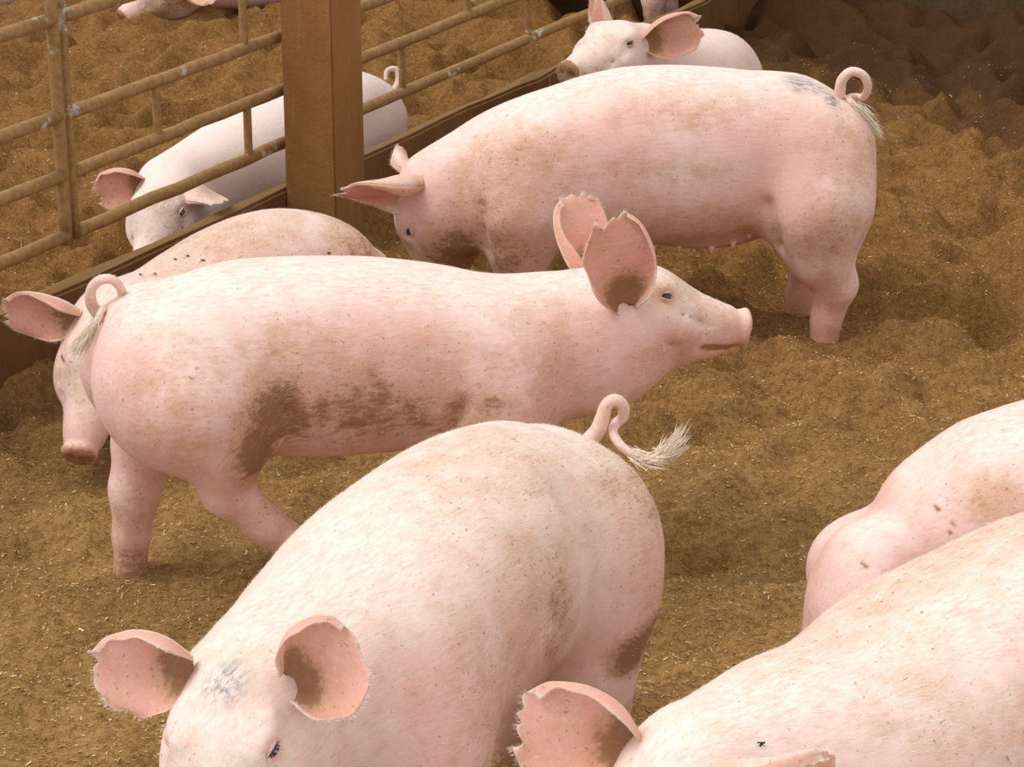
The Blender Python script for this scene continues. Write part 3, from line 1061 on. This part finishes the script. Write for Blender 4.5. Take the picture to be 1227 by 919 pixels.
# -- A: side-on at the back, head down to the left
def A_(x, y, z): return (.3 - x, 5.63 - y, z)
PIGS['A'] = pig(dict(
    label='whole pig standing side-on behind the fast-moving one, head lowered, curly tail, teats showing', seed=3,
    origin=(.3, 5.63), heading=PI, h=.0095,
    spine=[(-.45, 0, .455, .115, .115), (-.36, 0, .458, .162, .150), (-.25, 0, .440, .188, .165), (-.10, 0, .430, .207, .176),
           (.05, 0, .427, .203, .174), (.18, 0, .412, .178, .164), (.29, 0, .393, .156, .148), (.38, 0, .358, .136, .122), (.455, 0, .312, .118, .104)],
    cap0=.09, cap1=.06,
    blobs=[((-.40, .075, .375), (.130, .105, .17), .06), ((-.40, -.075, .375), (.130, .105, .17), .06),
           ((.27, .095, .36), (.115, .075, .15), .06), ((.27, -.095, .36), (.115, .075, .15), .06),
           ((-.17, 0, .255), (.12, .07, .045), .04)],
    legs=[[(-.40, .095, .33, .12), (-.415, .105, .22, .072), (-.452, .10, .145, .050), (-.435, .10, .06, .034), (-.43, .10, -.06, .036)],
          [(-.40, -.09, .33, .12), (-.39, -.10, .22, .070), (-.415, -.09, .145, .048), (-.395, -.09, .06, .034), (-.39, -.09, -.06, .036)],
          [(.28, .10, .33, .10), (.285, .10, .22, .064), (.275, .10, .12, .050), (.275, .10, .05, .038), (.28, .10, -.06, .04)],
          [(.28, -.10, .33, .10), (.30, -.10, .22, .062), (.31, -.10, .12, .048), (.32, -.10, .05, .036), (.33, -.10, -.06, .038)]],
    poll=A_(.482, .0, .370), snout=A_(.470, .01, .070), headup=(-1, -.05, .05),
    ears=[dict(hb=(-.005, .078, .055), d=(-1, -.22, .02), n=(-.1, -.60, -.80), L=.165, W=.135, curl=.4, roll=.6),
          dict(hb=(.0, -.078, .055), d=(-.1, .95, .12), n=(-.8, -.2, -.5), L=.11, W=.09, flip=-1)],
    grooves=[([(-.285, .155, .36), (-.30, .16, .29), (-.325, .13, .25)], .006, .03), ([(.39, .16, .45), (.37, .16, .34), (.36, .13, .24)], .006, .03)],
    mud=[((.33, .12, .34), (.12, .15, .18), .62), ((.30, .14, .24), (.10, .12, .12), .7), ((.43, .1, .2), (.08, .15, .12), .95), ((.40, .12, .36), (.06, .1, .12), .45), ((-.43, .17, .31), (.10, .12, .10), .55),
         ((.08, .17, .44), (.25, .1, .04), .34), ((.28, .17, .46), (.14, .1, .10), .48), ((-.43, .14, .17), (.05, .1, .05), .45), ((.28, .14, .15), (.07, .12, .12), .6),
         ((-.15, .14, .28), (.28, .12, .07), .48), ((-.46, .1, .46), (.10, .14, .10), .48), ((-.1, .1, .56), (.25, .12, .05), .35)],
    mark=[((-.36, .04, .612), (.04, .05, .022), 1.0), ((-.43, .07, .58), (.018, .03, .02), 1.2), ((-.395, .045, .60), (.05, .03, .016), .8)],
    creams=[((-.05, 0, .62), (.45, .12, .05), .9)], dirt=.02, cream=.9,
    teats=[(-.03, .06, .222), (-.09, .06, .222), (-.165, .065, .218), (-.215, .07, .232), (-.25, .075, .258)],
    tail=[at(*p) for p in ((1003, 128, 5.63), (1006, 112, 5.61), (1009, 96, 5.6), (1020, 86, 5.6), (1034, 90, 5.6), (1040, 103, 5.61), (1035, 116, 5.63), (1024, 116, 5.64), (1017, 118, 5.6), (1028, 130, 5.58), (1040, 142, 5.58))],
    tail_r=(.015, .0115, .006), tuft=[at(*p) for p in ((1020, 122, 5.58), (1036, 138, 5.575), (1050, 158, 5.58))], tuft_r=.006,
    hair=9000))

# -- B: middle pig striding right, head raised
hb = math.radians(12)
OB = np.array([-.19, 4.21])
def B_(x, y, z):
    return (OB[0] + x * math.cos(hb) - y * math.sin(hb), OB[1] + x * math.sin(hb) + y * math.cos(hb), z)
PIGS['B'] = pig(dict(
    label='striding pig in the middle with raised head turned to the right and muddy flank', seed=5,
    origin=tuple(OB), heading=hb, h=.009,
    spine=[(-.45, 0, .498, .108, .112), (-.35, 0, .486, .153, .152), (-.22, 0, .470, .175, .168), (-.05, 0, .460, .172, .172),
           (.08, 0, .455, .152, .166), (.18, 0, .455, .130, .150), (.28, 0, .458, .128, .125), (.36, 0, .470, .118, .108)],
    cap0=.10, cap1=.06,
    blobs=[((-.440, .072, .45), (.135, .10, .135), .06), ((-.420, -.072, .45), (.135, .10, .135), .06),
           ((.13, .095, .40), (.12, .075, .13), .06), ((.13, -.095, .40), (.12, .075, .13), .06),
           ((.29, 0, .400), (.12, .085, .065), .06)],
    legs=[[(-.38, -.095, .43, .120), (-.345, -.115, .350, .070), (-.340, -.11, .268, .044), (-.280, -.11, .200, .034), (-.19, -.11, .125, .034)],
          ['w', (-.61, 4.24, .40, .10), (-.675, 4.25, .27, .056), (-.696, 4.25, .175, .047), (-.708, 4.25, .08, .032), (-.718, 4.25, -.06, .034)],
          [(.14, -.10, .38, .09), (.11, -.105, .27, .060), (.13, -.10, .16, .045), (.11, -.10, .05, .035), (.12, -.10, -.01, .038)],
          [(.16, .10, .38, .09), (.18, .105, .27, .060), (.22, .10, .16, .045), (.24, .10, .05, .035), (.26, .10, -.01, .038)]],
    poll=B_(.360, 0, .512), snout=B_(.632, -.01, .466), headup=(0, 0, 1), hs=.95,
    ears=[dict(hb=(.006, -.100, .064), d=(-.18, -.16, .95), n=(.35, -.92, .0), L=.155, W=.115, curl=.15),
          dict(hb=(-.02, .060, .060), d=(-.22, .30, .90), n=(.35, -.75, .2), L=.145, W=.10, flip=-1)],
    grooves=[([(-.235, -.165, .42), (-.215, -.16, .36), (-.19, -.12, .31)], .008, .03), ([(.07, -.17, .42), (.05, -.15, .36)], .006, .03),
             ([(-.555, .0, .535), (-.585, .0, .46), (-.56, .0, .38), (-.50, 0, .33)], .016, .035)],
    mud=[((-.52, .10, .10), (.07, .08, .14), .38), ((-.28, -.13, .20), (.08, .06, .08), .35), ((-.25, -.17, .42), (.08, .12, .10), .92), ((-.10, -.17, .42), (.16, .12, .08), .78), ((-.29, -.17, .36), (.05, .1, .07), 1.1),
         ((.12, -.17, .42), (.05, .1, .03), .75), ((-.2, -.16, .53), (.12, .1, .06), .45), ((.03, -.17, .40), (.12, .1, .07), .6), ((.22, -.12, .43), (.05, .1, .08), .45),
         ((.46, -.08, .44), (.1, .1, .06), .4), ((.48, -.04, .56), (.10, .1, .04), .42), ((.57, -.03, .50), (.07, .08, .05), .42), ((-.42, -.17, .48), (.10, .1, .12), .30), ((.22, -.12, .50), (.1, .1, .12), .35), ((-.05, -.17, .46), (.22, .1, .10), .42)],
    dirt=.04, cream=.95, facecream=.85, snoutmud=.15,
    creams=[((-.1, 0, .645), (.5, .12, .06), .95)],
    pink=[((-.54, 0, .50), (.03, .05, .06), .8)],
    tail=[at(*p) for p in ((128, 392, 4.16), (121, 380, 4.14), (110, 365, 4.13), (109, 348, 4.12), (119, 336, 4.12), (134, 335, 4.12), (145, 346, 4.13), (144, 360, 4.14), (133, 370, 4.15), (122, 372, 4.10), (118, 384, 4.09), (108, 402, 4.08))],
    tail_r=(.0135, .0095, .005), tuft=[at(*p) for p in ((118, 380, 4.085), (107, 400, 4.075), (94, 417, 4.07))], tuft_r=.005,
    hair=14000))

# -- C: front pig walking at the camera
hc = math.atan2(-.849, -.529)
OC = np.array([-.10, 3.22])
def C_(x, y, z):
    return (OC[0] + x * math.cos(hc) - y * math.sin(hc), OC[1] + x * math.sin(hc) + y * math.cos(hc), z)
PIGS['C'] = pig(dict(
    pale=.15, label='large front pig walking towards the camera, both ears spread, grey smudge on its forehead', seed=8,
    origin=tuple(OC), heading=hc, h=.008,
    spine=[(-.36, -.03, .452, .125, .120), (-.28, -.04, .448, .165, .158), (-.18, -.045, .438, .188, .180), (-.05, -.04, .428, .194, .190),
           (.08, -.032, .424, .186, .190), (.19, -.022, .426, .168, .174), (.29, -.008, .438, .150, .155), (.38, .0, .455, .130, .132), (.44, .01, .47, .115, .11)],
    cap0=.10, cap1=.06,
    blobs=[((-.320, .060, .40), (.122, .108, .16), .05), ((-.315, -.095, .38), (.125, .105, .18), .06),
           ((.20, .10, .36), (.12, .075, .14), .06), ((.20, -.10, .36), (.12, .075, .14), .06)],
    legs=[[(-.30, .06, .33, .10), (-.28, .075, .22, .074), (-.325, .07, .15, .050), (-.31, .065, .06, .034), (-.30, .065, -.05, .036)],
          [(-.34, -.10, .33, .12), (-.31, -.12, .22, .075), (-.36, -.115, .15, .048), (-.34, -.11, .06, .034), (-.33, -.11, -.01, .036)],
          [(.22, .10, .33, .09), (.20, .11, .22, .060), (.23, .11, .13, .045), (.22, .11, .05, .035), (.23, .11, -.01, .038)],
          [(.22, -.10, .33, .09), (.24, -.11, .22, .060), (.28, -.11, .13, .045), (.28, -.11, .05, .035), (.29, -.11, -.01, .038)]],
    poll=C_(.457, .018, .512), snout=C_(.668, .083, .336), headup=(0, 0, 1),
    ears=[dict(hb=(.01, -.080, .060), d=(-1, -.12, -.02), n=(.15, -.9, .25), L=.105, W=.098, curl=.35),
          dict(hb=(.005, .078, .058), d=(.66, -.10, .40), n=(-.50, -.80, .15), L=.095, W=.115, curl=.7, flip=-1)],
    grooves=[([(-.19, .10, .58), (-.205, .155, .49), (-.215, .175, .40), (-.20, .16, .30)], .010, .05), ([(-.21, .19, .33), (-.25, .19, .25), (-.27, .17, .22)], .008, .03),
             ([(-.27, .19, .235), (-.33, .20, .225)], .003, .012), ([(-.28, .19, .215), (-.35, .19, .205)], .003, .012), ([(-.27, .20, .255), (-.32, .21, .25)], .003, .012)],
    mud=[((-.285, .17, .285), (.05, .08, .04), 1.05), ((-.33, .17, .31), (.05, .08, .035), .9), ((-.36, .14, .36), (.07, .09, .05), .45), ((-.40, .15, .42), (.10, .1, .10), .42), ((-.44, .12, .50), (.05, .08, .06), .45),
         ((-.3, .1, .55), (.08, .06, .04), .45), ((.05, .17, .42), (.12, .1, .1), .3), ((-.08, .15, .42), (.06, .1, .18), .55), ((-.36, .1, .50), (.10, .12, .10), .5), ((-.13, .0, .6), (.2, .14, .08), .34), ((-.02, .12, .5), (.12, .12, .12), .36), ((.15, .15, .4), (.08, .1, .14), .3)],
    mark=[((.535, .040, .555), (.034, .026, .05), .95)],
    dirt=.10, cream=1.0, facecream=1.0,
    creams=[((-.05, 0, .60), (.5, .16, .08), .9), ((-.1, .1, .5), (.3, .1, .15), .55)],
    tail=[at(*p) for p in ((706, 528, 3.60), (716, 516, 3.60), (722, 500, 3.60), (727, 485, 3.60), (737, 479, 3.60), (747, 487, 3.61), (746, 500, 3.62), (738, 508, 3.62), (734, 518, 3.60), (743, 533, 3.58), (758, 545, 3.57), (775, 550, 3.56), (790, 547, 3.55))],
    tail_r=(.014, .010, .006), tuft=[at(*p) for p in ((752, 543, 3.565), (775, 551, 3.555), (797, 543, 3.55), (812, 524, 3.55))], tuft_r=.006,
    hair=20000, hw=1.0))

# -- D: right foreground
hd_ = math.atan2(-.61, -.79)
OD = np.array([.595, 2.905])
def D_(x, y, z):
    return (OD[0] + x * math.cos(hd_) - y * math.sin(hd_), OD[1] + x * math.sin(hd_) + y * math.cos(hd_), z)
PIGS['D'] = pig(dict(
    pale=.15, label='nearest pig in the lower right corner, only its back and ears in view', seed=12,
    origin=tuple(OD), heading=hd_, h=.009,
    spine=[(-.47, 0, .475, .115, .120), (-.36, 0, .475, .165, .160), (-.23, 0, .468, .190, .180), (-.08, 0, .458, .192, .188),
           (.08, 0, .450, .184, .182), (.20, 0, .440, .165, .162), (.31, 0, .455, .146, .148), (.40, 0, .468, .128, .125), (.46, 0, .478, .115, .105)],
    blobs=[((-.41, .075, .37), (.135, .105, .17), .06), ((-.41, -.075, .37), (.135, .105, .17), .06),
           ((.24, .10, .37), (.12, .075, .14), .06), ((.24, -.10, .37), (.12, .075, .14), .06)],
    legs=[[(-.40, .10, .33, .12), (-.40, .12, .22, .078), (-.44, .115, .15, .050), (-.43, .11, .06, .034), (-.42, .11, -.01, .036)],
          [(-.40, -.10, .33, .12), (-.37, -.12, .22, .075), (-.42, -.115, .15, .048), (-.40, -.11, .06, .034), (-.39, -.11, -.01, .036)],
          [(.26, .10, .33, .09), (.24, .11, .22, .060), (.27, .11, .13, .045), (.26, .11, .05, .035), (.27, .11, -.01, .038)],
          [(.26, -.10, .33, .09), (.28, -.11, .22, .060), (.32, -.11, .13, .045), (.32, -.11, .05, .035), (.33, -.11, -.01, .038)]],
    poll=D_(.48, .01, .495), snout=D_(.70, .05, .31),
    ears=[dict(hb=(.01, -.080, .060), d=(-.9, .0, .30), n=(-.05, -.9, .30), L=.135, W=.115, curl=.35),
          dict(hb=(.0, .088, .085), d=(.80, -.15, .30), n=(-.2, -.75, -.6), L=.125, W=.11, curl=.5, flip=-1)],
    mud=[((.02, .17, .48), (.12, .08, .1), .5), ((.0, -.06, .63), (.45, .09, .08), .38), ((.2, .1, .52), (.10, .1, .12), .3), ((-.15, .12, .55), (.2, .1, .1), .28)],
    dirt=.06, cream=1.0, facecream=.9, creams=[((-.05, 0, .62), (.6, .2, .10), .9)],
    hair=20000, hl=1.1))

# -- E: right edge, hindquarter and barrel
PIGS['E'] = pig(dict(
    label='pig at the right edge, rump and rounded flank seen over the foreground pig back', seed=15, world=True,
    origin=(.95, 3.70), heading=math.atan2(.25, .97), h=.009,
    spine=[(.62, 3.63, .320, .085, .10), (.68, 3.645, .350, .130, .135), (.76, 3.66, .365, .174, .165), (.86, 3.69, .365, .193, .178), (1.02, 3.73, .37, .198, .18),
           (1.18, 3.77, .385, .178, .165), (1.30, 3.80, .40, .145, .135), (1.38, 3.82, .41, .115, .105)],
    cap0=.07,
    blobs=[((.565, 3.58, .262), (.098, .105, .145), .035), ((.63, 3.72, .235), (.095, .09, .13), .05)],
    legs=[[(.56, 3.55, .26, .09), (.53, 3.545, .19, .070), (.505, 3.545, .13, .055), (.52, 3.545, .05, .036), (.53, 3.545, -.01, .038)],
          [(.57, 3.72, .26, .09), (.57, 3.73, .19, .068), (.555, 3.73, .13, .05), (.57, 3.73, .05, .036), (.58, 3.73, -.01, .038)],
          [(1.2, 3.67, .33, .09), (1.2, 3.66, .22, .06), (1.22, 3.66, .12, .045), (1.22, 3.66, -.01, .038)],
          [(1.2, 3.87, .33, .09), (1.18, 3.88, .22, .06), (1.2, 3.88, .12, .045), (1.2, 3.88, -.01, .038)]],
    poll=(1.42, 3.83, .42), snout=(1.68, 3.88, .27),
    ears=[dict(hb=(.0, .08, .06), d=(.2, .7, .5), n=(.8, .2, -.3)), dict(hb=(.0, -.08, .06), d=(.5, -.7, .5), n=(.8, -.2, -.3))],
    grooves=[([(.60, 3.50, .42), (.635, 3.49, .33), (.63, 3.49, .22)], .010, .05), ([(.44, 3.55, .205), (.50, 3.47, .185), (.56, 3.46, .16)], .004, .014),
             ([(.44, 3.55, .175), (.50, 3.47, .155), (.56, 3.46, .14)], .004, .014), ([(.44, 3.56, .225), (.48, 3.48, .215)], .003, .012)],
    mud=[(at(px_, py_, 3.53), (.0042, .10, .0042), 1.3) for px_, py_ in ((1130, 617), (1143, 628), (1137, 637), (1030, 671), (1052, 674))] + [((.74, 3.53, .47), (.07, .08, .05), .45), ((.48, 3.5, .22), (.04, .08, .05), .4)],
    pink=[((.48, 3.5, .17), (.08, .1, .05), .6)], dirt=.03, cream=.8, hair=8000))

# -- F: low pig by the wall, face to camera at the left
PIGS['F'] = pig(dict(
    label='pig at left lying beside the low wall, snout down, behind the striding pig', seed=21, world=True,
    origin=(-.58, 5.22), heading=math.atan2(-.42, -.45), h=.010,
    spine=[(-.36, 5.40, .175, .110, .125), (-.42, 5.36, .200, .155, .150), (-.51, 5.29, .215, .180, .165), (-.60, 5.21, .210, .178, .165), (-.69, 5.12, .200, .160, .150),
           (-.76, 5.03, .210, .135, .128), (-.82, 4.94, .240, .112, .105)],
    cap0=.09,
    blobs=[((-.37, 5.30, .14), (.12, .08, .13), .05), ((-.70, 5.02, .14), (.10, .07, .13), .05)],
    legs=[[(-.40, 5.27, .13, .08), (-.50, 5.20, .06, .05), (-.42, 5.16, .02, .035)], [(-.68, 4.98, .15, .07), (-.66, 4.93, .06, .045), (-.76, 4.88, .015, .034)]],
    poll=(-.835, 4.875, .258), snout=(-.872, 4.655, .075), headup=(0, -.85, .35), hs=.95,
    ears=[dict(hb=(.0, -.078, .045), d=(-1, -.05, .14), n=(.1, -.95, -.10), L=.135, W=.095, curl=.3),
          dict(hb=(.0, .078, .045), d=(.9, .1, .25), n=(0, -.95, -.1), L=.14, W=.10, flip=-1)],
    mud=[((-.36, 5.3, .27), (.10, .12, .12), .72), ((-.62, 5.15, .38), (.2, .15, .08), .42), ((-.88, 4.72, .06), (.06, .06, .05), .9), ((-.84, 4.78, .20), (.07, .1, .08), .45)],
    snoutmud=.85, facemud=.5, dirt=.10, cream=.7, facecream=.8, hair=4500,
    mark=[((-.845, 4.75, .24), (.035, .06, .05), .45)]))

# -- G: lying beyond the fence
PIGS['G'] = pig(dict(
    label='white pig lying behind the pipe fence with its face just above the low wall', seed=25, world=True,
    pale=.75, origin=(-.62, 6.4), heading=math.atan2(-.88, -.47), h=.0115,
    spine=[(-.41, 7.00, .135, .115, .115), (-.44, 6.92, .150, .160, .148), (-.505, 6.78, .160, .185, .160), (-.60, 6.58, .165, .185, .158), (-.71, 6.38, .165, .165, .148),
           (-.80, 6.20, .170, .140, .125), (-.855, 6.06, .19, .118, .10)],
    blobs=[((-.45, 6.86, .10), (.10, .10, .12), .05)],
    poll=(-.845, 6.0, .205), snout=(-.895, 5.79, .075), headup=(-.12, -.35, .9),
    ears=[dict(hb=(.0, -.075, .055), d=(-.95, -.2, -.12), n=(.1, -.9, .15), L=.11, W=.095, curl=.5),
          dict(hb=(.0, .075, .055), d=(.60, -.75, -.10), n=(.2, -.5, -.8), L=.11, W=.09, curl=.4, flip=-1)],
    tail=[(-.355, 7.06, .20), (-.33, 7.09, .24), (-.335, 7.10, .275), (-.36, 7.09, .275), (-.365, 7.08, .25)], tail_r=(.012, .010, .006),
    mud=[((-.85, 5.9, .22), (.06, .05, .05), .5), ((-.83, 5.85, .18), (.06, .05, .04), .4)],
    dirt=.0, cream=.35, facecream=.4, mark=[((-.838, 5.90, .235), (.04, .05, .03), .45)], hair=3500))

# -- H: behind A
PIGS['H'] = pig(dict(
    label='pig resting behind the side-on pig, muddy snout and wide pink ears over its back', seed=29, world=True,
    origin=(.48, 7.2), heading=math.atan2(-.8, -.4), h=.0115,
    spine=[(.640, 7.50, .155, .125, .125), (.60, 7.40, .165, .160, .150), (.54, 7.26, .180, .165, .155), (.47, 7.14, .220, .150, .140), (.41, 7.04, .28, .130, .12), (.365, 6.97, .33, .112, .10)],
    blobs=[((.66, 7.4, .12), (.10, .10, .13), .05), ((.42, 7.02, .14), (.08, .1, .16), .05)],
    legs=[[(.36, 7.0, .2, .07), (.34, 6.93, .1, .045), (.34, 6.9, 0, .035)], [(.5, 7.0, .2, .07), (.48, 6.93, .1, .045), (.48, 6.9, 0, .035)]],
    pale=.45, poll=(.322, 6.915, .372), snout=(.150, 6.66, .372), headup=(.1, -.1, 1),
    ears=[dict(hb=(.01, -.072, .060), d=(-.28, .15, .95), n=(-.95, -.3, .1), L=.155, W=.095, curl=.4),
          dict(hb=(.01, .080, .050), d=(.86, -.05, .26), n=(-.15, -.95, .1), L=.145, W=.110, curl=.15, flip=-1)],
    mud=[((.17, 6.67, .345), (.05, .05, .05), .9), ((.22, 6.72, .36), (.06, .06, .05), .35)],
    snoutmud=1.1, dirt=.04, cream=.4, facecream=.7, hair=3000))

# -- I, J, K: far beyond the fence
PIGS['I'] = pig(dict(
    label='muddy-faced pig lying beyond the fence at the top edge, left of the post', seed=33, world=True,
    origin=(-.95, 9.1), heading=math.atan2(-.5, -.7), h=.013,
    spine=[(-.55, 9.55, .13, .11, .12), (-.66, 9.44, .15, .15, .145), (-.78, 9.3, .15, .165, .15), (-.9, 9.17, .15, .15, .14), (-1.03, 9.03, .15, .12, .115), (-1.11, 8.96, .15, .1, .1)],
    poll=(-1.20, 8.93, .16), snout=(-1.39, 8.80, .05), headup=(0, -.3, 1),
    ears=[dict(hb=(.0, .075, .055), d=(.75, -.4, -.35), n=(-.2, -.9, .3), L=.15, W=.12), dict(hb=(.0, -.075, .055), d=(-.7, .3, .3), n=(-.5, -.8, .1), L=.15, W=.12)],
    mud=[((-1.2, 8.83, .12), (.12, .12, .10), .8)], snoutmud=1.0, cream=.3, facecream=.2, hair=0, earhair=0))
PIGS['J'] = pig(dict(
    label='pale pig lying in the far upper left corner, only a sliver in view', seed=35, world=True,
    origin=(-2.2, 9.35), heading=math.atan2(.15, -.9), h=.014,
    spine=[(-1.90, 9.25, .07, .085, .09), (-2.0, 9.26, .11, .13, .13), (-2.13, 9.28, .13, .16, .15), (-2.3, 9.31, .13, .155, .145), (-2.42, 9.33, .13, .125, .115), (-2.5, 9.35, .14, .1, .1)],
    poll=(-2.55, 9.36, .15), snout=(-2.8, 9.4, .05),
    ears=[dict(hb=(.0, .075, .055), d=(.3, -.8, .3), n=(-.8, -.3, .1)), dict(hb=(.0, -.075, .055), d=(.3, .8, .3), n=(-.8, .3, .1))],
    cream=.3, hair=0, earhair=0))
PIGS['K'] = pig(dict(
    label='standing pig beyond the far fence, only its feet in view at the top edge', seed=37, world=True,
    origin=(.28, 9.05), heading=math.atan2(-.25, .6), h=.013,
    spine=[(-.08, 9.16, .46, .115, .115), (.0, 9.12, .455, .16, .15), (.12, 9.07, .44, .19, .165), (.26, 9.01, .43, .2, .17), (.4, 8.95, .42, .18, .16), (.52, 8.90, .41, .15, .14), (.6, 8.87, .4, .12, .11)],
    blobs=[((-.02, 9.20, .38), (.13, .13, .16), .06), ((-.06, 9.06, .38), (.13, .13, .16), .06)],
    legs=[[(-.03, 9.05, .33, .11), (-.03, 9.04, .22, .07), (-.07, 9.05, .14, .045), (-.02, 9.05, .05, .034), (.005, 9.04, -.02, .036)],
          [(-.02, 9.2, .33, .11), (-.03, 9.2, .22, .07), (-.15, 9.2, .14, .045), (-.12, 9.19, .05, .034), (-.11, 9.18, -.02, .036)],
          [(.48, 8.85, .33, .09), (.50, 8.84, .22, .06), (.505, 8.83, .12, .045), (.51, 8.83, .05, .036), (.515, 8.83, -.02, .04)],
          [(.55, 9.0, .33, .09), (.56, 9.0, .22, .055), (.56, 8.98, .12, .042), (.565, 8.96, .05, .034), (.57, 8.95, -.02, .036)]],
    hooves=[(.515, 8.83, 0), (.57, 8.95, 0), (.005, 9.04, 0), (-.11, 9.18, 0)],
    poll=(.62, 8.90, .42), snout=(.70, 9.13, .30),
    ears=[dict(hb=(.0, .075, .055), d=(.3, .8, .4), n=(.8, .3, .1)), dict(hb=(.0, -.075, .055), d=(.3, -.8, .4), n=(.8, -.3, .1))],
    mud=[((.51, 8.83, .05), (.06, .06, .07), .7)], cream=.3, hair=0, earhair=0))


# ------------------------------------------------------------------ flies
def fly_proto():
    import bmesh
    bm = bmesh.new()
    for cpos, rr in (((0, 0, .002), (.0032, .002, .0018)), ((.0036, 0, .0024), (.0014, .0014, .0013))):
        g = bmesh.ops.create_icosphere(bm, subdivisions=1, radius=1)
        for v in g['verts']: v.co = Vector((v.co.x * rr[0] + cpos[0], v.co.y * rr[1] + cpos[1], v.co.z * rr[2] + cpos[2]))
    for sg in (1, -1):
        a = [bm.verts.new(p) for p in ((.001, sg * .001, .0038), (-.006, sg * .0012, .0034), (-.0055, sg * .0036, .003))]
        bm.faces.new(a)
    me = bpy.data.meshes.new('fly'); bm.to_mesh(me); bm.free()
    me.materials.append(FLYM)
    return me


FLY = fly_proto()


def fly(p, n, label, group):
    o = bpy.data.objects.new('fly', FLY)
    COL.objects.link(o)
    q = Vector(n).to_track_quat('Z', 'Y')
    o.rotation_euler = q.to_euler()
    o.location = p
    tag(o, label, 'fly', group)


def drop_on(key, px, py):
    """where the sight line meets a pig"""
    root, V, N, M, O = PIGS[key]
    W = V @ M + O
    Nw = N @ M
    d = W - _C
    z = d @ _fw
    sx = 613.5 + FPX * d[:, 0] / z; sy = 459.5 - FPX * (d @ _up) / z
    front = np.einsum('ij,ij->i', Nw, d) < 0
    e = np.hypot(sx - px, sy - py) + np.where(front, 0, 1e4)
    k = int(np.argmin(e))
    return W[k] + Nw[k] * .0005, Nw[k]


for k, (px, py) in enumerate(((170, 331), (186, 329), (209, 311), (225, 306), (243, 313), (394, 305))):
    p, n = drop_on('F', px, py)
    fly(p, n, ('leftmost', 'second', 'third', 'fourth', 'fifth', 'rightmost')[k] + ' black fly from the left on the lying pig by the wall', 'flies on the lying pig')
for px, py in ((914, 893),):
    p, n = drop_on('D', px, py)
    fly(p, n, 'tiny black fly on the neck of the nearest pig in the corner', None)
